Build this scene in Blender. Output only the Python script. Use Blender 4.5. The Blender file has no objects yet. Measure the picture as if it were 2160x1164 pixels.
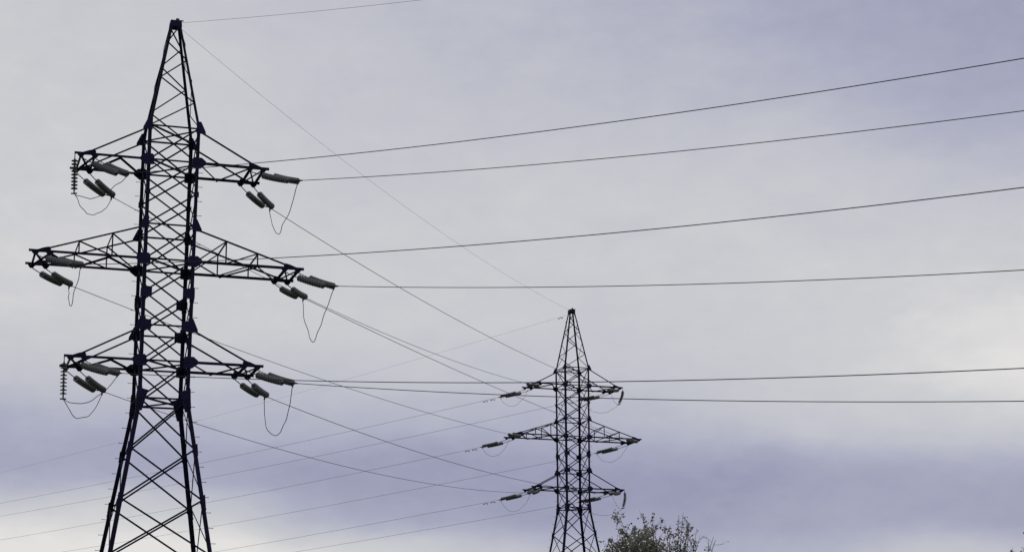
import bpy, math, random
from mathutils import Vector, Matrix, noise
SC = bpy.context.scene
COL = SC.collection
R = math.radians
random.seed(7)

# ------------------------------------------------------------------ camera
CAM_Z = 1.5
PITCH, ROLL = R(13.648), R(-0.213)
cd = bpy.data.cameras.new("camera")
cam = bpy.data.objects.new("camera", cd)
COL.objects.link(cam)
fw = Vector((0, math.cos(PITCH), math.sin(PITCH)))
up = Vector((0, -math.sin(PITCH), math.cos(PITCH)))
rt = Vector((1, 0, 0))
cr = rt * math.cos(ROLL) + up * math.sin(ROLL)
cu = -rt * math.sin(ROLL) + up * math.cos(ROLL)
cam.matrix_world = Matrix(((cr.x, cu.x, -fw.x, 0), (cr.y, cu.y, -fw.y, 0), (cr.z, cu.z, -fw.z, CAM_Z), (0, 0, 0, 1)))
cd.sensor_width = 36.0
cd.lens = 3977.03 / 2160 * 36.0
cd.clip_start = 0.1
cd.clip_end = 20000
SC.camera = cam

# ------------------------------------------------------------------ light, sky, exposure
SC.view_settings.view_transform = 'Standard'
SC.view_settings.look = 'None'
SC.view_settings.exposure = 0.0
SC.view_settings.gamma = 1.0
SUN_AZ, SUN_EL = R(35), R(42)
sl = bpy.data.lights.new("sun", 'SUN')
sl.energy = 0.6
sl.angle = R(20)
sl.color = (1.0, 0.96, 0.9)
so = bpy.data.objects.new("sun", sl)
COL.objects.link(so)
sd = Vector((math.sin(SUN_AZ) * math.cos(SUN_EL), math.cos(SUN_AZ) * math.cos(SUN_EL), math.sin(SUN_EL)))
so.rotation_euler = sd.to_track_quat('Z', 'Y').to_euler()
so.location = (0, 0, 60)

world = bpy.data.worlds.new("World")
SC.world = world
world.use_nodes = True
NT = world.node_tree
NT.nodes.clear()

def nd(t, **kw):
    n = NT.nodes.new(t)
    for k, v in kw.items():
        setattr(n, k, v)
    return n

def lk(a, b):
    NT.links.new(a, b)

def mth(op, a, b=None, clamp=False):
    n = nd('ShaderNodeMath', operation=op, use_clamp=clamp)
    for i, v in enumerate((a, b)):
        if v is None:
            continue
        if isinstance(v, (int, float)):
            n.inputs[i].default_value = v
        else:
            lk(v, n.inputs[i])
    return n.outputs[0]

# cloud deck: thick and thin patches at their compass bearing and elevation (degrees)
CLOUD = [(-16.1, 21.2, .68), (-10.9, 21.7, .62), (-5.5, 21.9, .48), (0, 22, .42), (5.5, 21.9, .32), (11, 21.6, .12), (16.2, 21.1, .06),
 (-16, 18.5, .76), (-10.8, 18.9, .74), (-5.4, 19.1, .62), (0, 19.1, .49), (5.5, 19, .46), (10.8, 18.8, .38), (16, 18.4, .18),
 (-15.8, 15.7, .77), (-10.7, 16, .76), (-5.4, 16.2, .68), (0, 16.3, .68), (5.4, 16.2, .7), (10.7, 16, .64), (15.8, 15.6, .55),
 (-15.6, 13.1, .82), (-10.6, 13.4, .78), (-5.3, 13.5, .75), (0, 13.5, .7), (5.3, 13.5, .7), (10.5, 13.3, .74), (15.6, 13, .8),
 (-15.5, 10.9, .68), (-10.5, 11.1, .68), (-5.3, 11.2, .66), (0, 11.2, .61), (5.3, 11.2, .62), (10.4, 11, .72), (14.5, 10.8, 1.08),
 (-15.4, 9.1, .28), (-10.4, 9.3, .40), (-5.2, 9.3, .36), (0, 9.4, .32), (5.2, 9.3, .46), (10.4, 9.2, .62), (15.3, 9, .68),
 (-15.3, 7.6, .12), (-12.5, 7.5, .15), (-10.3, 7.6, .10), (-5.2, 7.6, .0), (0, 7.6, .02), (5.2, 7.6, .0), (10.3, 7.5, .06), (15.2, 7.3, .2),
 (-15.2, 6.3, .95), (-12.5, 6.3, .85), (-9, 6.4, .62), (-5.2, 6.4, .1), (0, 6.4, .06), (5.1, 6.4, .04), (10.2, 6.3, .14), (15.1, 6.2, .04),
 (-15.1, 5.2, 1.02), (-12.2, 5.2, 1.08), (-9, 5.3, 1.12), (-6.2, 5.3, 1.0), (-3, 5.25, .75), (0, 5.2, .42), (5.1, 5.3, .24), (10.2, 5.2, .22), (12.8, 5.0, .85), (15.1, 5.0, .3)]

tc = nd('ShaderNodeTexCoord')
sep = nd('ShaderNodeSeparateXYZ')
lk(tc.outputs['Generated'], sep.inputs[0])
az = mth('ARCTAN2', sep.outputs[0], sep.outputs[1])
el = mth('ARCSINE', sep.outputs[2])
SA, SE = 3.3, .125          # reach of one patch: degrees of bearing, log of elevation
comb = nd('ShaderNodeCombineXYZ')
lk(mth('MULTIPLY', az, 57.29578 / SA), comb.inputs[0])
lk(mth('MULTIPLY', mth('LOGARITHM', mth('MAXIMUM', mth('MULTIPLY', el, 57.29578), .8), math.e), 1 / SE), comb.inputs[1])
# domain warp so that the patches have cloudy outlines
def fbm(scale, detail, rough, stretch=(1, 1, 1)):
    mp = nd('ShaderNodeMapping')
    mp.inputs['Scale'].default_value = stretch
    lk(tc.outputs['Generated'], mp.inputs[0])
    nz = nd('ShaderNodeTexNoise')
    nz.inputs['Scale'].default_value = scale
    nz.inputs['Detail'].default_value = detail
    nz.inputs['Roughness'].default_value = rough
    lk(mp.outputs[0], nz.inputs['Vector'])
    return nz
wn = fbm(9.0, 4, .55, (1, 1, 2.2))
wv = nd('ShaderNodeVectorMath', operation='SUBTRACT')
lk(wn.outputs['Color'], wv.inputs[0])
wv.inputs[1].default_value = (.5, .5, .5)
ws = nd('ShaderNodeVectorMath', operation='MULTIPLY')
lk(wv.outputs[0], ws.inputs[0])
ws.inputs[1].default_value = (1.3, 1.5, 0)
wa = nd('ShaderNodeVectorMath', operation='ADD')
lk(comb.outputs[0], wa.inputs[0])
lk(ws.outputs[0], wa.inputs[1])
num, den = None, None
for (a, e, v) in CLOUD:
    s = nd('ShaderNodeVectorMath', operation='SUBTRACT')
    lk(wa.outputs[0], s.inputs[0])
    s.inputs[1].default_value = (a / SA, math.log(e) / SE, 0)
    d = nd('ShaderNodeVectorMath', operation='DOT_PRODUCT')
    lk(s.outputs[0], d.inputs[0])
    lk(s.outputs[0], d.inputs[1])
    w = mth('EXPONENT', mth('MULTIPLY', d.outputs['Value'], -1.0))
    if num is None:
        num, den = mth('MULTIPLY', w, v), w
    else:
        n = nd('ShaderNodeMath', operation='MULTIPLY_ADD')
        lk(w, n.inputs[0]); n.inputs[1].default_value = v; lk(num, n.inputs[2])
        num = n.outputs[0]
        den = mth('ADD', den, w)
num = mth('ADD', num, 2e-3 * .45)
den = mth('ADD', den, 2e-3)
field = mth('DIVIDE', num, den)
n1 = fbm(16.0, 5, .55, (1, 1, 2.6))
n2 = fbm(70.0, 4, .6, (1, 1, 1.6))
field = mth('ADD', field, mth('MULTIPLY', mth('SUBTRACT', n1.outputs['Fac'], .5), .20))
field = mth('ADD', field, mth('MULTIPLY', mth('SUBTRACT', n2.outputs['Fac'], .5), .12))
n3 = fbm(34.0, 5, .62, (1, 1, 2.0))
field = mth('ADD', field, mth('MULTIPLY', mth('SUBTRACT', n3.outputs['Fac'], .5), .15))
ramp = nd('ShaderNodeValToRGB')
lk(field, ramp.inputs[0])
def s2l(*c):
    return tuple(((x / 255 + .055) / 1.055) ** 2.4 for x in c) + (1,)
cr_ = ramp.color_ramp
cr_.elements[0].position = 0.0
cr_.elements[0].color = s2l(149, 150, 177)
cr_.elements[1].position = 1.0
cr_.elements[1].color = s2l(228, 225, 223)
for pos, c in ((.25, (170, 172, 192)), (.5, (190, 191, 201)), (.75, (205, 205, 208))):
    q = cr_.elements.new(pos)
    q.color = s2l(*c)
sky = nd('ShaderNodeTexSky', sky_type='NISHITA')
sky.sun_disc = False
sky.sun_elevation = SUN_EL
sky.sun_rotation = SUN_AZ
bsky = nd('ShaderNodeBackground')
lk(sky.outputs[0], bsky.inputs[0])
bsky.inputs[1].default_value = 0.1
bcl = nd('ShaderNodeBackground')
lk(ramp.outputs[0], bcl.inputs[0])
bcl.inputs[1].default_value = 1.0
mix = nd('ShaderNodeMixShader')
mix.inputs[0].default_value = 0.96          # cloud cover
lk(bsky.outputs[0], mix.inputs[1])
lk(bcl.outputs[0], mix.inputs[2])
wo = nd('ShaderNodeOutputWorld')
lk(mix.outputs[0], wo.inputs[0])

# ------------------------------------------------------------------ materials
def mat(name, c1, c2, scale, rough, metal=0.0, spec=0.5, bump=0.0):
    m = bpy.data.materials.new(name)
    m.use_nodes = True
    t = m.node_tree
    b = t.nodes['Principled BSDF']
    tx = t.nodes.new('ShaderNodeTexCoord')
    nz = t.nodes.new('ShaderNodeTexNoise')
    nz.inputs['Scale'].default_value = scale
    nz.inputs['Detail'].default_value = 6
    t.links.new(tx.outputs['Object'], nz.inputs['Vector'])
    rp = t.nodes.new('ShaderNodeValToRGB')
    rp.color_ramp.elements[0].position = .35
    rp.color_ramp.elements[1].position = .68
    rp.color_ramp.elements[0].color = c1 + (1,)
    rp.color_ramp.elements[1].color = c2 + (1,)
    t.links.new(nz.outputs['Fac'], rp.inputs[0])
    t.links.new(rp.outputs[0], b.inputs['Base Color'])
    b.inputs['Roughness'].default_value = rough
    b.inputs['Metallic'].default_value = metal
    b.inputs['Specular IOR Level'].default_value = spec
    if bump:
        bp = t.nodes.new('ShaderNodeBump')
        bp.inputs['Strength'].default_value = bump
        t.links.new(nz.outputs['Fac'], bp.inputs['Height'])
        t.links.new(bp.outputs[0], b.inputs['Normal'])
    return m

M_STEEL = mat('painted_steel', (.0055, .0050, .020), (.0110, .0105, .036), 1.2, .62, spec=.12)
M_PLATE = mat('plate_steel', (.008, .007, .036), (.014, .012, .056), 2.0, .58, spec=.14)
M_CAP = mat('forged_cap', (.02, .02, .022), (.045, .045, .048), 30, .55, spec=.3)
M_GLASS = mat('insulator_glaze', (.11, .12, .113), (.19, .203, .19), 6, .28, spec=.5)
M_WIRE = mat('stranded_aluminium', (.018, .018, .025), (.04, .04, .052), 5, .65, spec=.2)
M_BARK = mat('bark', (.07, .062, .055), (.17, .155, .14), 6, .9, spec=.2, bump=.4)
M_LEAF = mat('leaf', (.125, .122, .072), (.35, .34, .245), 2.6, .6, spec=.25)
def translucent(m, k):
    t = m.node_tree
    b = t.nodes['Principled BSDF']
    o = t.nodes['Material Output']
    tr_ = t.nodes.new('ShaderNodeBsdfTranslucent')
    t.links.new(b.inputs['Base Color'].links[0].from_socket, tr_.inputs['Color'])
    mx = t.nodes.new('ShaderNodeMixShader')
    mx.inputs[0].default_value = k
    t.links.new(b.outputs[0], mx.inputs[1])
    t.links.new(tr_.outputs[0], mx.inputs[2])
    t.links.new(mx.outputs[0], o.inputs['Surface'])
translucent(M_LEAF, .5)
M_GRASS = mat('meadow', (.030, .045, .014), (.075, .080, .030), .35, .95, spec=.1, bump=.5)
M_CONC = mat('concrete', (.22, .21, .20), (.34, .33, .31), 3, .9, spec=.2)

# ------------------------------------------------------------------ mesh helpers
class MB:
    def __init__(s):
        s.v, s.f, s.m = [], [], []

    def add(s, vs, fs, mi=0):
        o = len(s.v)
        s.v += [tuple(v) for v in vs]
        s.f += [tuple(i + o for i in f) for f in fs]
        s.m += [mi] * len(fs)

    def sweep(s, rings, mi=0, cap=True):
        n = len(rings[0])
        vs = [p for r in rings for p in r]
        fs = []
        for k in range(len(rings) - 1):
            for i in range(n):
                j = (i + 1) % n
                fs.append((k * n + i, k * n + j, (k + 1) * n + j, (k + 1) * n + i))
        if cap:
            fs.append(tuple(range(n - 1, -1, -1)))
            fs.append(tuple((len(rings) - 1) * n + i for i in range(n)))
        s.add(vs, fs, mi)

    def beam(s, p0, p1, n, a, t=.009, mi=0, out=False, b=None):
        """rolled steel angle from p0 to p1; n is the normal of the face it is bolted to"""
        p0, p1 = Vector(p0), Vector(p1)
        d = (p1 - p0).normalized()
        n = Vector(n)
        n = (n - d * n.dot(d)).normalized()
        w = n.cross(d)
        q = 1 if out else -1
        b = b or a
        prof = [(-a / 2, 0), (a / 2, 0), (a / 2, q * t), (-a / 2 + t, q * t), (-a / 2 + t, q * b), (-a / 2, q * b)]
        s.sweep([[p + w * x + n * y for x, y in prof] for p in (p0, p1)], mi)

    def tube(s, pts, r, n=6, mi=0):
        pts = [Vector(p) for p in pts]
        rings = []
        ref = Vector((.13, .2, 1)) if abs((pts[-1] - pts[0]).normalized().z) < .9 else Vector((1, .1, 0))
        for i, p in enumerate(pts):
            d = (pts[min(i + 1, len(pts) - 1)] - pts[max(i - 1, 0)]).normalized()
            u = d.cross(ref).normalized()
            v = d.cross(u)
            rr = r[i] if isinstance(r, (list, tuple)) else r
            rings.append([p + u * rr * math.cos(2 * math.pi * k / n) + v * rr * math.sin(2 * math.pi * k / n) for k in range(n)])
        s.sweep(rings, mi)

    def plate(s, o, u, v, n, poly, t, mi=0):
        o, u, v, n = Vector(o), Vector(u), Vector(v), Vector(n)
        s.sweep([[o + u * x + v * y for x, y in poly], [o + u * x + v * y + n * t for x, y in poly]], mi)

    def lathe(s, o, d, prof, n=14, mi=0):
        o, d = Vector(o), Vector(d).normalized()
        u = d.orthogonal().normalized()
        v = d.cross(u)
        s.sweep([[o + d * z + (u * math.cos(2 * math.pi * k / n) + v * math.sin(2 * math.pi * k / n)) * r for k in range(n)] for z, r in prof], mi)

    def build(s, name, mats, parent=None, smooth=False, origin=None):
        vs = s.v
        if origin is not None:
            o = Vector(origin)
            vs = [tuple(Vector(p) - o) for p in vs]
        me = bpy.data.meshes.new(name)
        me.from_pydata(vs, [], s.f)
        for m in (mats if isinstance(mats, (list, tuple)) else [mats]):
            me.materials.append(m)
        me.polygons.foreach_set('material_index', s.m)
        if smooth:
            me.polygons.foreach_set('use_smooth', [True] * len(s.f))
        me.update()
        return link(name, me, parent, origin)

def link(name, me, parent=None, origin=None):
    ob = bpy.data.objects.new(name, me)
    COL.objects.link(ob)
    if parent is not None:
        ob.parent = parent
    if origin is not None:
        ob.location = origin
    return ob

def tag(o, label, cat, group=None, kind=None):
    if label:
        o['label'] = label
    if cat:
        o['category'] = cat
    if group:
        o['group'] = group
    if kind:
        o['kind'] = kind
    return o

def empty(name, loc, rz=0.0):
    o = bpy.data.objects.new(name, None)
    COL.objects.link(o)
    o.location = loc
    o.rotation_euler = (0, 0, rz)
    o.empty_display_size = .3
    return o

# ------------------------------------------------------------------ ground
g = MB()
N = 48
ext = [-4000, -2000, -1000, -600] + [-400 + i * 20 for i in range(41)] + [600, 1000, 2000, 4000]
def gz(x, y):
    r = math.hypot(x, y - 60)
    k = min(1, max(0, (r - 60) / 200))
    return k * 1.4 * noise.noise(Vector((x * .006, y * .006, 3.1)))
vs = [(x, y, gz(x, y)) for y in ext for x in ext]
L = len(ext)
g.add(vs, [(j * L + i, j * L + i + 1, (j + 1) * L + i + 1, (j + 1) * L + i) for j in range(L - 1) for i in range(L - 1)])
tag(g.build('ground', M_GRASS, smooth=True), None, None, kind='structure')

# ------------------------------------------------------------------ lattice pylons
ZB, ZLC, ZLT, ZMC, ZMT, ZUC, ZUT, ZPK = -1.4636, 0.0, 1.3823, 4.0, 5.3982, 8.0093, 9.4077, 14.2335
ZM1, ZM2 = 2.69, 6.70
WXB, WXT, WYB, WYT = .977, 1.0196, 1.0721, 1.0745
FL = .158
ARM = {'U': 3.8105, 'M': 5.3142, 'L': 3.8038}
ARMZ = {'U': (ZUC, ZUT), 'M': (ZMC, ZMT), 'L': (ZLC, ZLT)}
PKW = .17

def hw(z):
    if z <= ZB:
        return WXB + FL * (ZB - z), WYB + FL * (ZB - z)
    if z <= ZUT:
        t = (z - ZB) / (ZUT - ZB)
        return WXB + t * (WXT - WXB), WYB + t * (WYT - WYB)
    t = (z - ZUT) / (ZPK - ZUT)
    return WXT + t * (PKW - WXT), WYT + t * (PKW - WYT)

def corner(sx, sy, z):
    a, b = hw(z)
    return Vector((sx * a, sy * b, z))

FACES = [((-1, -1), (1, -1), Vector((0, -1, 0))), ((1, -1), (1, 1), Vector((1, 0, 0))),
         ((1, 1), (-1, 1), Vector((0, 1, 0))), ((-1, 1), (-1, -1), Vector((-1, 0, 0)))]

def face_pt(fa, which, z, inset=.07):
    c0, c1, n = FACES[fa]
    p, q = corner(*c0, z), corner(*c1, z)
    if which:
        p, q = q, p
    return p + (q - p).normalized() * inset

class Pylon:
    def __init__(s, name, loc, yaw, zb, label, leans=None):
        s.root = empty(name, loc, yaw)
        s.zb = zb
        s.M = Matrix.Translation(loc) @ Matrix.Rotation(yaw, 4, 'Z')
        tag(s.root, label, 'pylon', 'lattice pylons carrying the power line')
        s.legs(); s.bracing(); s.struts(); s.gussets(); s.bolts(); s.arms(); s.peak(); s.feet()

    def w(s, p):
        return s.M @ Vector(p)

    def part(s, mb, name, m, parent=None):
        return mb.build(name, m, parent or s.root)

    def legs(s):
        for sx in (-1, 1):
            for sy in (-1, 1):
                mb = MB()
                rings = []
                for z, a, t in ((s.zb, .17, .018), (ZB, .16, .018), (ZB + .001, .145, .016), (ZUT, .135, .014), (ZUT + .001, .11, .012), (ZPK - .1, .095, .01)):
                    c = corner(sx, sy, z)
                    rings.append([c + Vector((-sx * x, -sy * y, 0)) for x, y in ((0, 0), (a, 0), (a, t), (t, t), (t, a), (0, a))])
                if sx * sy < 0:
                    rings = [r[::-1] for r in rings]
                mb.sweep(rings)
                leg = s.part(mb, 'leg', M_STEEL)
                # bolted splice angles on the leg
                for z0, z1 in ((ZB - .35, ZB + .45), (2.35, 2.95), (-5.75, -5.2)):
                    mb = MB()
                    rings = []
                    for z in (z0, z1):
                        c = corner(sx, sy, z) + Vector((sx * .017, sy * .017, 0))
                        a, t = .175, .015
                        rings.append([c + Vector((-sx * x, -sy * y, 0)) for x, y in ((0, 0), (a, 0), (a, t), (t, t), (t, a), (0, a))])
                    if sx * sy < 0:
                        rings = [r[::-1] for r in rings]
                    mb.sweep(rings)
                    k = z0 + .08
                    while k < z1:
                        c = corner(sx, sy, k)
                        mb.tube([c + Vector((sx * .012, -sy * .09, 0)), c + Vector((sx * .045, -sy * .09, 0))], .016)
                        mb.tube([c + Vector((-sx * .09, sy * .012, 0)), c + Vector((-sx * .09, sy * .045, 0))], .016)
                        k += .13
                    s.part(mb, 'splice_plate', M_STEEL, leg)

    def bracing(s):
        body = [ZB, ZLC, ZLT, ZM1, ZMC, ZMT, ZM2, ZUC, ZUT]
        base = [ZB, -3.41, -5.37, -7.45]
        z = -9.8
        while z > s.zb + 1.3:
            base.append(z)
            z -= 2.7
        base.append(s.zb + .3)
        for levels, nm, a in ((body, 'body_brace', .064), (base, 'base_brace', .068)):
            for fa in range(4):
                n = FACES[fa][2]
                for z0, z1 in zip(levels[:-1], levels[1:]):
                    for k in (0, 1):
                        lo, hi = min(z0, z1), max(z0, z1)
                        o = n * (.010 if k == 0 else -.03)
                        p = face_pt(fa, k, lo) + o
                        q = face_pt(fa, 1 - k, hi) + o
                        mb = MB()
                        mb.beam(p, q, n, a, .008, out=(k == 0), b=.032)
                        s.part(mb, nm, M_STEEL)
        fr = [0, .235, .45, .625, .785, .96]
        for fa in range(4):
            n = FACES[fa][2]
            st = {0: 0, 1: 0, 2: 0, 3: 0}[fa]
            for i in range(5):
                z0, z1 = ZUT + fr[i] * (ZPK - ZUT), ZUT + fr[i + 1] * (ZPK - ZUT)
                k = (i + st) % 2
                mb = MB()
                ins = .05 if i < 3 else .02
                mb.beam(face_pt(fa, k, z0, ins) + n * .01, face_pt(fa, 1 - k, z1, ins) + n * .01, n, .052, .007, out=True, b=.03)
                s.part(mb, 'peak_brace', M_STEEL)

    def struts(s):
        for z in (ZB, ZLC, ZLT, ZMC, ZMT, ZUC, ZUT):
            for fa in range(4):
                n = FACES[fa][2]
                mb = MB()
                mb.beam(face_pt(fa, 0, z) + n * .022, face_pt(fa, 1, z) + n * .022, n, .07, .008, out=True, b=.04)
                s.part(mb, 'horizontal_strut', M_STEEL)
        for z in (ZB, ZLC, ZMC, ZUC, ZUT):
            for k in (1, -1):
                mb = MB()
                a, b = hw(z)
                mb.beam((-a + .08, -k * (b - .08), z + .03 * k), (a - .08, k * (b - .08), z + .03 * k), (0, 0, 1), .065, .008, out=(k > 0))
                s.part(mb, 'plan_brace', M_STEEL)

    def gussets(s):
        fs = 1.0 if s.zb > -17 else .82          # the farther pylon has smaller plates
        for sx in (-1, 1):
            for sy in (-1, 1):
                n = Vector((0, sy, 0))
                u = Vector((sx, 0, 0))
                v = Vector((0, 0, 1))
                def gp(z, poly, off=.03):
                    mb = MB()
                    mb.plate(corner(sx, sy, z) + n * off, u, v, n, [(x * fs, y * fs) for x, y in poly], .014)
                    s.part(mb, 'gusset_plate', M_PLATE)
                for z in (ZLC, ZMC, ZUC):       # arm roots
                    gp(z, [(-.27, -.22), (.04, -.25), (.27, -.07), (.27, .07), (.10, .21), (-.19, .22), (-.27, .15)])
                for z in (ZLT, ZMT, ZUT):       # tie roots
                    k = 1.0 if z != ZLT else 1.1
                    gp(z, [(-.16 * k, -.20), (.21, -.20), (.21, -.11), (.02, .30 * k), (-.16 * k, .30 * k)])
                for z, k in ((ZLT, 1.15), (ZM1, 1.1), (ZM2, .5)):
                    gp(z, [(-.34 * k, -.16 * k), (.03, -.22 * k), (.03, .22 * k), (-.34 * k, .16 * k)], .046)
                gp(ZB, [(-.28, -.05), (-.16, -.50), (.07, -.5), (.03, .42), (-.22, .34), (-.38, .30)], .032)
                for z in (-3.41, -5.37):
                    gp(z, [(-.17, -.14), (.06, -.24), (.015, .22), (-.17, .13)], .026)
                n2 = Vector((sx, 0, 0))
                u2 = Vector((0, -sy, 0))
                for z, k in ((ZB, 1.3), (ZLC, 1.1), (ZLT, 1), (ZM1, .8), (ZMC, 1.1), (ZMT, .8), (ZM2, .6), (ZUC, 1), (ZUT, .8)):
                    mb = MB()
                    mb.plate(corner(sx, sy, z) + n2 * .03, u2, v, n2, [(.0, -.2 * k), (.19 * k, -.14 * k), (.25 * k, 0), (.19 * k, .14 * k), (0, .2 * k)], .014)
                    s.part(mb, 'gusset_plate', M_PLATE)

    def bolts(s):
        mb = MB()
        mb.tube([(0, 0, 0), (.17, 0, 0)], .0105)
        mb.tube([(.165, 0, 0), (.185, 0, 0)], .018)
        first = None
        for sx, sy in ((-1, 1), (1, -1)):
            z = s.zb + 3.0
            while z < ZUC - .2:
                c = corner(sx, sy, z) + Vector((0, -sy * .08, 0))
                if first is None:
                    ob = s.part(mb, 'step_bolt', M_STEEL)
                    first = ob
                else:
                    ob = first.copy()
                    COL.objects.link(ob)
                    ob.parent = s.root
                ob.location = c
                ob.rotation_euler = (0, 0, 0 if sx > 0 else math.pi)
                z += .585

    def arms(s):
        for key in 'UML':
            Ln = ARM[key]
            z, zt = ARMZ[key]
            hx, hy = hw(z)
            tx, ty = hw(zt)
            for sg in (1, -1):
                def P(x, f, zz=z):           # f=-1 the face towards the camera on the right arm; turned half round on the left
                    yy = hy
                    return Vector((sg * x, sg * f * yy, zz))
                def nv(f):
                    return Vector((0, sg * f, 0))
                mb = MB()
                for f in (-1, 1):
                    mb.beam(P(hx, f) + nv(f) * .012, P(Ln, f) + nv(f) * .012, nv(f), .098, .010, b=.085)
                arm = s.part(mb, 'cross_arm', M_STEEL)
                if key == 'M':
                    st, plan = 4.53, [(hx, -1), (2.30, 1), (3.45, -1), (4.53, 1)]
                else:
                    st, plan = 3.03, [(hx, -1), (2.05, 1), (3.03, -1)]
                en = Ln - .25
                def lace(a, b, aa=.07, nm='lacing_brace', dz=-.03):
                    q = MB()
                    q.beam(a + Vector((0, 0, dz)), b + Vector((0, 0, dz)), (0, 0, 1), aa, .008)
                    s.part(q, nm, M_STEEL, arm)
                for (a, fa), (b, fb) in zip(plan[:-1], plan[1:]):
                    lace(P(a, fa), P(b, fb))
                lace(P(st, -1), P(en, 1), .065, dz=-.045)
                lace(P(st, 1), P(en, -1), .065, dz=-.06)
                for x in (st, en):
                    lace(P(x, -1), P(x, 1), .085, 'tip_crossbar', dz=-.07)
                for f in (-1, 1):
                    e = P(Ln - .52, f)
                    r0 = Vector((sg * tx, sg * f * ty, zt - .12))
                    q = MB()
                    q.beam(r0 + nv(f) * .04, e + nv(f) * .04 + Vector((0, 0, .05)), nv(f), .066, .009, b=.04)
                    s.part(q, 'tie_bar', M_STEEL, arm)
                    q = MB()
                    q.plate(e + nv(f) * .026, Vector((sg, 0, 0)), Vector((0, 0, 1)), nv(f), [(-.30, -.06), (.30, -.07), (.26, .02), (-.02, .13), (-.22, .18), (-.30, .12)], .012)
                    s.part(q, 'gusset_plate', M_STEEL, arm)
                    for x in (st, en):
                        q = MB()
                        c = P(x, f)
                        q.plate(c + nv(f) * .028 + Vector((0, 0, -.13)), Vector((sg, 0, 0)), Vector((0, 0, 1)), nv(f), [(-.14, .06), (-.05, -.05), (.05, -.05), (.14, .06), (.12, .12), (-.12, .12)], .014)
                        s.part(q, 'hanger_plate', M_STEEL, arm)
                    if key == 'M':
                        def T(x):
                            k = (x - tx) / (Ln - .52 - tx)
                            return r0.lerp(e + Vector((0, 0, .05)), k)
                        for x, xb in ((2.2, hx + .05), (3.45, 2.2)):
                            q = MB()
                            q.beam(T(x) + nv(f) * .03, P(x, f) + nv(f) * .03, nv(f), .05, .006)
                            s.part(q, 'hanger', M_STEEL, arm)
                            q = MB()
                            q.beam(T(x) + nv(f) * .02, P(xb, f) + nv(f) * .02, nv(f), .052, .006)
                            s.part(q, 'web_brace', M_STEEL, arm)
                if key == 'M':
                    for x in (2.2, 3.45):
                        k = (x - tx) / (Ln - .52 - tx)
                        zz = zt - .12 + k * (z + .05 - zt + .12)
                        lace(P(x, -1, zz), P(x, 1, zz), .05, 'tie_crossbar', dz=0)

    def peak(s):
        mb = MB()
        a = PKW + .05
        mb.sweep([[(-x, -x, z), (x, -x, z), (x, x, z), (-x, x, z)] for x, z in ((a + .02, ZPK - .28), (a, ZPK - .02), (a - .03, ZPK))])
        cap = s.part(mb, 'peak_cap', M_PLATE)
        mb = MB()
        mb.tube([(.08, 0, ZPK), (.08, 0, ZPK + .13)], [.09, .07], 8)
        mb.tube([(.05, -.1, ZPK + .02), (.30, -.16, ZPK - .0)], .025)
        s.part(mb, 'earth_wire_bracket', M_CAP, cap)

    def feet(s):
        for sx in (-1, 1):
            for sy in (-1, 1):
                c = corner(sx, sy, s.zb)
                mb = MB()
                mb.sweep([[(c.x + x * h, c.y + y * h, zz) for x, y in ((-1, -1), (1, -1), (1, 1), (-1, 1))] for h, zz in ((.55, s.zb - .8), (.55, s.zb + .12), (.38, s.zb + .3))])
                s.part(mb, 'footing', M_CONC)

T1 = Pylon('lattice_pylon', Vector((-13.6492, 72.112, 13.9637 + CAM_Z)), R(17.6726), -(13.9637 + CAM_Z) + .2,
           'tall dark steel lattice pylon standing nearest, at the left of the picture')
T2 = Pylon('lattice_pylon', Vector((4.6899, 145.4345, 18.3222 + CAM_Z)), R(18.4186), -(18.3222 + CAM_Z) + .2,
           'smaller looking steel lattice pylon farther off, beside the tree top')

# ------------------------------------------------------------------ insulator strings
DISC = [(0, .034), (.028, .046), (.052, .046), (.056, .060), (.066, .112), (.078, .133), (.092, .131), (.094, .10), (.086, .088), (.098, .080), (.100, .03), (.14, .018)]
def disc_mesh():
    mb = MB()
    mb.lathe((0, 0, 0), (0, 0, 1), DISC[:3], 12, 0)
    mb.lathe((0, 0, 0), (0, 0, 1), DISC[3:], 16, 1)
    me = bpy.data.meshes.new('insulator_disc')
    me.from_pydata(mb.v, [], mb.f)
    me.materials.append(M_CAP)
    me.materials.append(M_GLASS)
    me.polygons.foreach_set('material_index', mb.m)
    me.polygons.foreach_set('use_smooth', [True] * len(mb.f))
    me.update()
    return me
DM = disc_mesh()

def add_disc(parent, p, d):
    ob = bpy.data.objects.new('insulator_disc', DM)
    COL.objects.link(ob)
    ob.parent = parent
    ob.location = p
    ob.rotation_euler = Vector(d).to_track_quat('Z', 'Y').to_euler()

def disc_into(mb, p, d):
    mb.lathe(p, d, DISC[:3], 8, 0)
    mb.lathe(p, d, DISC[3:], 10, 1)

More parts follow.
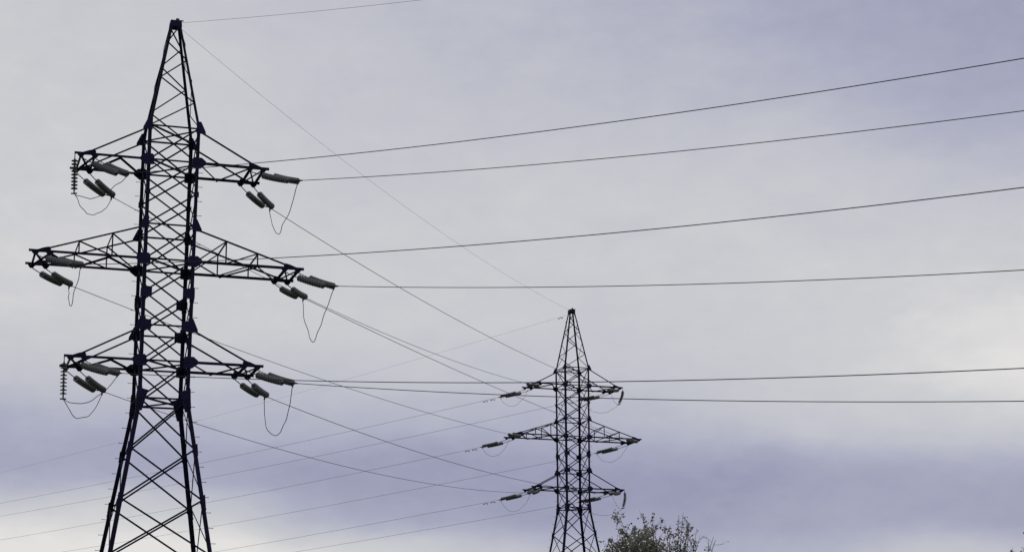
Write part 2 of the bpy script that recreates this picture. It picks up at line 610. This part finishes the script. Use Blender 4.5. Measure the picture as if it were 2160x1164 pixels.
PITCH_D = .14
def string(parent, A, B, nd_, detailed, sag=.05, name='insulator_string', bow=None, pitch=.14):
    """string of discs hanging from A to B (coordinates local to the parent), links first"""
    A, B = Vector(A), Vector(B)
    Ln = (B - A).length
    def pt(s):
        k = s / Ln
        return A.lerp(B, k) + Vector((0, 0, -4 * sag * k * (1 - k))) + (bow * 4 * k * (1 - k) if bow else Vector((0, 0, 0)))
    s0 = Ln - nd_ * pitch - .03
    mb = MB()
    k = 0.0
    while k < s0 - .02:                         # shackles and turnbuckle
        e = min(k + .17, s0)
        mb.tube([pt(k), pt(k + (e - k) * .2), pt(k + (e - k) * .8), pt(e)], [.028, .017, .017, .028], 6)
        k = e
    mb.tube([pt(s0 - .02), pt(s0 + nd_ * pitch)], .014, 6)
    mb.tube([pt(Ln - .05), pt(Ln)], .03, 6)
    if not detailed:
        for i in range(nd_):
            a = s0 + i * pitch
            disc_into(mb, pt(a), pt(a + .05) - pt(a))
    ob = mb.build(name, [M_CAP, M_GLASS], parent, smooth=not detailed)
    if detailed:
        for i in range(nd_):
            a = s0 + i * pitch
            add_disc(ob, pt(a), pt(a + .05) - pt(a))
    return ob

TIER = {'U': 'upper', 'M': 'middle', 'L': 'lower'}
SIDE = {'L': 'left', 'R': 'right'}

def attach_pts(T, key, side):
    Ln = ARM[key[0]]
    z = ARMZ[key[0]][0]
    hy = hw(z)[1]
    sx = -1 if key[1] == 'L' else 1
    return [T.w((sx * (Ln - o), side * hy, z - .16)) for o in (.25, .78)], T.w((sx * (Ln - .52), side * hy, z))

class Run:
    """the vertical plane and sag curve of one conductor, measured from its arm"""
    def __init__(s, C, d, z0, sl_, b):
        s.C, s.d, s.c = C, Vector((d[0], d[1], 0)).normalized(), (z0, sl_, b)
    def at(s, q):
        return Vector((s.C.x + s.d.x * q, s.C.y + s.d.y * q, s.C.z + s.c[0] + s.c[1] * q + s.c[2] * q * q))

def tension_set(T, key, side, run, s_end, label, detailed, back=False):
    (a1, a2), C = attach_pts(T, key, side)
    step = -1 if back else 1
    Y = run.at(s_end)
    Yb = run.at(s_end - step * .22)
    ax = (a1 - a2).normalized()
    dirw = (Y - Yb).normalized()
    root = empty('tension_insulator', C)
    tag(root, label, 'insulator', 'double insulator strings at the cross arm ends')
    for a, o in ((a1, .20), (a2, -.20)):
        e = Yb + ax * o
        nn = min(11, int(((e - a).length - .35) / PITCH_D))
        string(root, a - C, e - C, nn, detailed)
    mb = MB()
    yb, y = Yb - C, Y - C
    un = ax.cross(dirw).normalized()
    mb.plate(yb - un * .008, ax, dirw, un, [(-.24, -.04), (.24, -.04), (.24, .04), (.05, .20), (-.05, .20), (-.24, .04)], .016)
    mb.build('yoke_plate', M_CAP, root)
    mb = MB()
    mb.tube([y - dirw * .06, y, y + dirw * .16, y + dirw * .3], [.03, .045, .04, .022], 8)
    mb.tube([y + dirw * .03, y + dirw * .02 + Vector((0, 0, -.16))], [.035, .03], 8)
    mb.build('dead_end_clamp', M_CAP, root)
    return Y

def wire_mesh(pts, r, name, label, group, cat='power line'):
    o = pts[0]
    mb = MB()
    mb.tube(pts, r, 6)
    ob = mb.build(name, M_WIRE, None, smooth=True, origin=o)
    return tag(ob, label, cat, group)

def damper(ob, P, d):
    mb = MB()
    p = Vector(P) - ob.location
    d = Vector(d).normalized()
    dn = Vector((0, 0, -1))
    mb.tube([p, p + dn * .10], .02, 6)
    mb.tube([p + dn * .10 - d * .2, p + dn * .09, p + dn * .10 + d * .2], .009, 6)
    for k in (-1, 1):
        mb.tube([p + dn * .105 + d * k * .11, p + dn * .105 + d * k * .14, p + dn * .105 + d * k * .23], [.03, .04, .035], 8)
    mb.build('vibration_damper', M_CAP, ob)

# sag constants: drop at the arm, slope, curvature
RUN1 = {'UL': (-.892, -.1625, .001136), 'UR': (-.604, -.1675, .001136), 'ML': (-.552, -.162, .001136), 'MR': (-.681, -.1784, .001136), 'LL': (-.55, -.1687, .001136), 'LR': (-.562, -.1785, .001136), 'G': (-.069, -.2076, .001136)}
RUN2 = {'UL': (-.234, -.0684, .000235), 'UR': (-.176, -.0676, .000235), 'ML': (-.262, -.0677, .000235), 'MR': (-.325, -.0716, .000235), 'LL': (-.332, -.0707, .000235), 'LR': (-.298, -.0698, .000235), 'G': (-.326, -.1003, .000235)}
RUN12 = {'G': (-.11, .0065, .000678), 'UR': (-.436, .0159, .000593), 'UL': (-.472, .009, .000718), 'MR': (-.266, .0381, .000289), 'ML': (-.355, .0301, .000418), 'LR': (-.446, .0113, .000667), 'LL': (-.551, -.0012, .00083)}
def bearing(a):
    return (math.sin(R(a)), math.cos(R(a)))
DIR1, DIR2 = bearing(130.6), bearing(-50.9)
RW = .0135
NEAR_N, FAR_N = 'the tall left pylon', 'the smaller distant pylon'
YOKE = {}
for key in ('UL', 'UR', 'ML', 'MR', 'LL', 'LR'):
    t, sd_ = TIER[key[0]], SIDE[key[1]]
    arm_n = f'{t} {sd_} arm'
    # near pylon, towards the viewer's right
    _, C = attach_pts(T1, key, -1)
    run = Run(C, DIR1, *RUN1[key])
    YOKE['1n' + key] = tension_set(T1, key, -1, run, 2.42, f"grey double insulator string pulling right from {NEAR_N}'s {arm_n}", True)
    wire_mesh([run.at(2.57 + (147 - 2.57) * i / 120) for i in range(121)], RW, 'conductor_wire',
              f"dark conductor wire running off right from {NEAR_N}'s {arm_n}", 'conductors running off to the right')
    # between the pylons
    _, C1 = attach_pts(T1, key, 1)
    _, C2 = attach_pts(T2, key, -1)
    dv = C2 - C1
    D = math.hypot(dv.x, dv.y)
    run = Run(C1, dv, *RUN12[key])
    YOKE['1f' + key] = tension_set(T1, key, 1, run, 2.48, f"grey double insulator string on the far side of {NEAR_N}'s {arm_n}", True)
    YOKE['2n' + key] = tension_set(T2, key, -1, run, D - 2.4, f"foreshortened insulator string on the near side of {FAR_N}'s {arm_n}", False, back=True)
    wire_mesh([run.at(2.55 + (D - 5.1) * i / 80) for i in range(81)], RW, 'conductor_wire',
              f"conductor wire sagging from {NEAR_N}'s {arm_n} to the distant pylon", 'conductors between the two pylons')
    # far pylon, away to the left
    _, C = attach_pts(T2, key, 1)
    run = Run(C, DIR2, *RUN2[key])
    YOKE['2f' + key] = tension_set(T2, key, 1, run, 2.75, f"insulator string slanting down left from {FAR_N}'s {arm_n}", False)
    w = wire_mesh([run.at(2.9 + (300 - 2.9) * i / 120) for i in range(121)], .0098, 'conductor_wire',
                  f"faint conductor wire leaving left from {FAR_N}'s {arm_n}", 'conductors leaving to the left')
    for q in (3.6, 4.35):
        damper(w, run.at(q), run.d)

# earth wires on the peaks
for T, d, c, s1, lab, grp in ((T1, DIR1, RUN1['G'], 147, "thin earth wire rising right from the peak of the tall left pylon", None),
                              (T2, DIR2, RUN2['G'], 300, "very faint earth wire running down left from the distant pylon's peak", None)):
    run = Run(T.w((0, 0, ZPK)), d, *c)
    s0 = .25
    w = wire_mesh([run.at(s0 + (s1 - s0) * i / 120) for i in range(121)], .0056, 'earth_wire', lab, 'thin earth wires on the peaks')
    if T is T2:
        for q in (1.1,):
            damper(w, run.at(q) , run.d)
C1, C2 = T1.w((0, 0, ZPK)), T2.w((0, 0, ZPK))
dv = C2 - C1
D = math.hypot(dv.x, dv.y)
run = Run(C1, dv, *RUN12['G'])
wire_mesh([run.at(.2 + (D - .4) * i / 80) for i in range(81)], .0056, 'earth_wire', "thin earth wire stretched from the tall pylon's peak down to the distant pylon's peak", 'thin earth wires on the peaks')

# jumper support strings at the outer arm tips
def support(T, key, bend, label, detailed, drop=1.5, nn=9):
    Ln = ARM[key[0]]
    z = ARMZ[key[0]][0]
    hy = hw(z)[1]
    sx = -1 if key[1] == 'L' else 1
    A = T.w((sx * (Ln - .02), -hy, z - .05))
    B = A + Vector((bend[0], bend[1], -drop))
    root = empty('jumper_insulator', A)
    tag(root, label, 'insulator', 'hanging insulator strings that hold jumper wires')
    string(root, (0, 0, 0), B - A, nn, detailed, sag=.0, bow=None if detailed else Vector((.11, 0, 0)), pitch=.14 if detailed else .09)
    mb = MB()
    b = B - A
    mb.tube([b, b + Vector((0, 0, -.1))], .03, 6)
    mb.tube([b + Vector((-.12, .05, -.1)), b + Vector((.12, -.05, -.12))], .028, 6)
    mb.build('suspension_clamp', M_CAP, root)
    return B + Vector((0, 0, -.11))
SUP = {}
SUP['1UL'] = support(T1, 'UL', (.05, -.02), "upright insulator string of separate discs hanging from the tall left pylon's upper left arm tip", True)
SUP['1LL'] = support(T1, 'LL', (.03, .02), "upright insulator string of separate discs hanging from the tall left pylon's lower left arm tip", True)
SUP['2UR'] = support(T2, 'UR', (-.3, -.1), "thin hanging insulator string at the smaller distant pylon's upper right arm tip", False, 1.18, 11)
SUP['2LR'] = support(T2, 'LR', (-.12, -.05), "thin hanging insulator string at the smaller distant pylon's lower right arm tip, over the tree", False, 1.25, 12)

def hang(A, B, sag, p=1.0, n=28, skew=0.0):
    pts = []
    for i in range(n + 1):
        t = i / n
        x = 2 * t - 1
        h = max(0.0, 1 - abs(x) ** 2) ** p if p <= 1 else 1 - abs(x) ** (2 / p)
        q = t + skew * 4 * t * (1 - t)
        pts.append(A.lerp(B, min(1, max(0, q))) + Vector((0, 0, -sag * h)))
    return pts

JR = .0145
def jumper(pre, key, legs, label):
    dn = Vector((0, 0, -.16))
    a, b = YOKE[pre + 'n' + key] + dn, YOKE[pre + 'f' + key] + dn
    mid = SUP.get(pre + key)
    if mid is None:
        sag, p, skew = legs[0]
        pts = hang(a, b, sag, p, skew=skew)
    else:
        (s1, p1, k1), (s2, p2, k2) = legs
        pts = hang(a, mid, s1, p1, skew=k1) + hang(mid, b, s2, p2, skew=k2)[1:]
    n_ = len(pts) - 1
    for i, q in enumerate(pts):                 # stiff cable keeps small set bends
        k = min(1, i / 3, (n_ - i) / 3)
        v = Vector((i * .23, len(label) * .7, ord(key[0]) * .31 + ord(key[1])))
        pts[i] = q + Vector((noise.noise(v), noise.noise(v + Vector((9, 0, 0))), .6 * noise.noise(v + Vector((0, 9, 0))))) * .09 * k
    wire_mesh(pts, JR if pre == '1' else .0105, 'jumper_wire', label, 'slack jumper wires under the arms', 'jumper wire')

jumper('1', 'UL', [(.42, 1, 0), (.75, 1, 0)], "slack jumper wire held by the hanging string at the tall left pylon's upper left arm")
jumper('1', 'UR', [(1.35, 1.45, .12)], "slack jumper wire in a pointed loop below the tall left pylon's upper right arm")
jumper('1', 'ML', [(.95, 1.6, .12)], "narrow slack jumper wire below the tall left pylon's middle left arm")
jumper('1', 'MR', [(1.86, 1.5, .12)], "long narrow slack jumper wire below the tall left pylon's middle right arm")
jumper('1', 'LL', [(.5, 1, 0), (.85, 1, 0)], "slack jumper wire held by the hanging string at the tall left pylon's lower left arm")
jumper('1', 'LR', [(1.62, .5, .05)], "slack jumper wire in a round loop below the tall left pylon's lower right arm")
for key in ('UL', 'ML', 'LL', 'MR'):
    jumper('2', key, [(1.0, .9, 0)], f"small slack jumper wire under {FAR_N}'s {TIER[key[0]]} {SIDE[key[1]]} arm")
for key in ('UR', 'LR'):
    jumper('2', key, [(.35, 1, 0), (.75, 1, 0)], f"small slack jumper wire under {FAR_N}'s {TIER[key[0]]} {SIDE[key[1]]} arm")

# ------------------------------------------------------------------ trees
class Tree:
    def __init__(s, base, label, seed, group='broadleaf trees at the bottom edge'):
        s.rnd = random.Random(seed)
        s.base = Vector(base)
        s.wood, s.leaf = MB(), MB()
        s.root = empty('broadleaf_tree', s.base)
        tag(s.root, label, 'tree', group)

    def rv(s, k=1.0):
        r = s.rnd
        return Vector((r.gauss(0, 1), r.gauss(0, 1), r.gauss(0, 1))) * k

    def limb(s, a, b, r0, r1, n=8, wob=.05):
        a, b = Vector(a), Vector(b)
        L_ = (b - a).length
        pts = []
        off = Vector((0, 0, 0))
        for i in range(n + 1):
            t = i / n
            if i:
                off = off + s.rv(wob * L_ / n)
            bow = Vector((0, 0, -.06 * L_ * 4 * t * (1 - t)))
            pts.append(a.lerp(b, t) + off * (1 if i else 0) + bow)
        s.wood.tube(pts, [r0 + (r1 - r0) * i / n for i in range(n + 1)], 6 if r0 > .02 else 4)
        return pts

    def lf(s, p, size):
        r = s.rnd
        d = (s.rv(.6) + Vector((0, 0, -.7))).normalized()
        u = d.cross(s.rv(1)).normalized()
        L_ = size * r.uniform(.7, 1.35)
        w = L_ * r.uniform(.34, .46)
        n = d.cross(u)
        c = p + d * .02
        s.leaf.add([c, c + d * L_ * .35 + u * w - n * w * .25, c + d * L_ * .7 + u * w * .75 - n * w * .25, c + d * L_, c + d * L_ * .7 - u * w * .75 - n * w * .25, c + d * L_ * .35 - u * w - n * w * .25],
                   [(0, 1, 2, 3), (0, 3, 4, 5)])

    def twigs(s, pts, count, ln, leafy, size, up_=.5):
        r = s.rnd
        for _ in range(count):
            i = r.uniform(.15, 1) * (len(pts) - 1)
            k = min(int(i), len(pts) - 2)
            p = pts[k].lerp(pts[k + 1], i - k)
            dr = (pts[k + 1] - pts[k]).normalized() * .8 + s.rv(.6) + Vector((0, 0, up_))
            e = p + dr.normalized() * ln * r.uniform(.45, 1.2)
            tp = s.limb(p, e, .007, .0025, 4, .12)
            for _j in range(r.randint(1, 2)):
                q = tp[r.randint(1, 3)]
                e2 = q + (dr.normalized() + s.rv(.5)).normalized() * ln * r.uniform(.25, .5)
                t2 = s.limb(q, e2, .004, .002, 3, .1)
                for m in range(s.cnt(leafy * .7)):
                    s.lf(t2[r.randint(1, 3)] + s.rv(.015), size)
            for m in range(s.cnt(leafy)):
                s.lf(tp[r.randint(1, 4)] + s.rv(.02), size)

    def cnt(s, x):
        x *= s.rnd.uniform(.3, 1.7)
        return int(x) + (1 if s.rnd.random() < x - int(x) else 0)

    def done(s):
        s.wood.build('trunk', M_BARK, s.root, smooth=True)
        s.leaf.build('crown', M_LEAF, s.root)

TY = 60.0
tr = Tree((TY * math.tan(R(4.6)), TY, 0), 'sparse leafy tree top with bare twigs beside the distant pylon, at the bottom edge', 3)
PX = TY / 3977.0 / .945
def tp(dx, px_y, depth):      # branch tips in metres from the trunk: sideways, height, depth
    return Vector((dx, depth, px_y))
trunk = tr.limb((0, 0, 0), (.05, .1, 6.2), .13, .05, 12, .03)
LIMBS = [  # sideways, depth, height of the tip, leaves per twig
 (-1.45, .1, 8.75, 6.5), (-1.62, -.3, 8.1, 6), (-1.75, .4, 7.4, 6), (-.98, .5, 8.35, 5), (-.62, -.4, 8.78, 4.5), (-.55, .7, 8.45, 5), (-.2, .3, 8.35, 4.5), (.1, -.5, 8.2, 3),
 (.62, .2, 8.86, 1.6), (.72, -.3, 8.5, 2.2), (.95, .5, 8.35, 2.0), (1.15, 0, 8.0, 2.4), (1.65, .3, 8.05, .3), (1.5, -.2, 8.2, .2), (.5, .1, 8.95, .4), (1.2, .3, 8.45, .5), (1.35, -.5, 7.5, 2), (.4, .8, 8.0, 4), (-1.2, -.8, 7.5, 7), (-.3, -1.0, 7.6, 7), (.7, -.9, 7.4, 4.5), (-1.0, 1.0, 7.3, 7), (.2, 1.1, 7.4, 6),
 (-1.9, 0, 6.6, 6), (1.8, .2, 6.6, 4), (-1.4, -1.1, 6.3, 6), (1.2, 1.1, 6.2, 5), (0, -1.6, 6.3, 6), (.1, 1.7, 6.2, 6)]
for (dx, dy, h, lf_) in LIMBS:
    h -= .58
    dx -= .06
    k = 5 + int(tr.rnd.uniform(0, 6))
    if h < 7:
        k = min(k, 7)
    a = trunk[k]
    pts = tr.limb(a, (dx, dy, h), .030, .006, 10, .05)
    tr.twigs(pts[3:], int(14 + lf_ * 2), .44, lf_ * 1.05, .066, .3)
ENV = [(-1.7, 7.9), (-1.5, 8.25), (-1.15, 8.05), (-.75, 8.3), (-.3, 8.15), (.15, 7.8), (.6, 7.8), (.95, 7.65), (1.25, 7.35), (1.6, 6.8)]
def env(x):
    for (x0, h0), (x1, h1) in zip(ENV[:-1], ENV[1:]):
        if x <= x1:
            return h0 + (h1 - h0) * max(0, x - x0) / (x1 - x0)
    return ENV[-1][1]
for i in range(84):
    dx = tr.rnd.uniform(-1.75, 1.3) if i < 62 else tr.rnd.uniform(-1.75, -.7)
    dy = tr.rnd.uniform(-1.3, 1.3)
    h = env(dx) - .22 * abs(dy) - tr.rnd.uniform(.05, 1.5)
    pts = tr.limb(trunk[4 + int(tr.rnd.uniform(0, 6))], (dx, dy, h), .022, .005, 9, .06)
    dense = max(.25, min(1, (1.1 - dx) / 2.0))
    tr.twigs(pts[4:], 15, .46, 4.6 * dense, .070, .2)
tr.done()
t2 = Tree((TY * math.tan(R(16.05)), TY, 0), 'twiggy tree tip just showing in the bottom right corner', 11)
trunk = t2.limb((0, 0, 0), (0, 0, 5.6), .12, .05, 12, .03)
for i in range(22):
    an = i * 2.4
    rr = 1.75 * math.sqrt((i + .5) / 22)
    h = 8.02 - .42 * rr + t2.rnd.uniform(-.25, .15)
    pts = t2.limb(trunk[5 + i % 7], (math.cos(an) * rr, math.sin(an) * rr, h), .03, .006, 10, .05)
    t2.twigs(pts[3:], 13, .4, 4, .075)
t2.done()
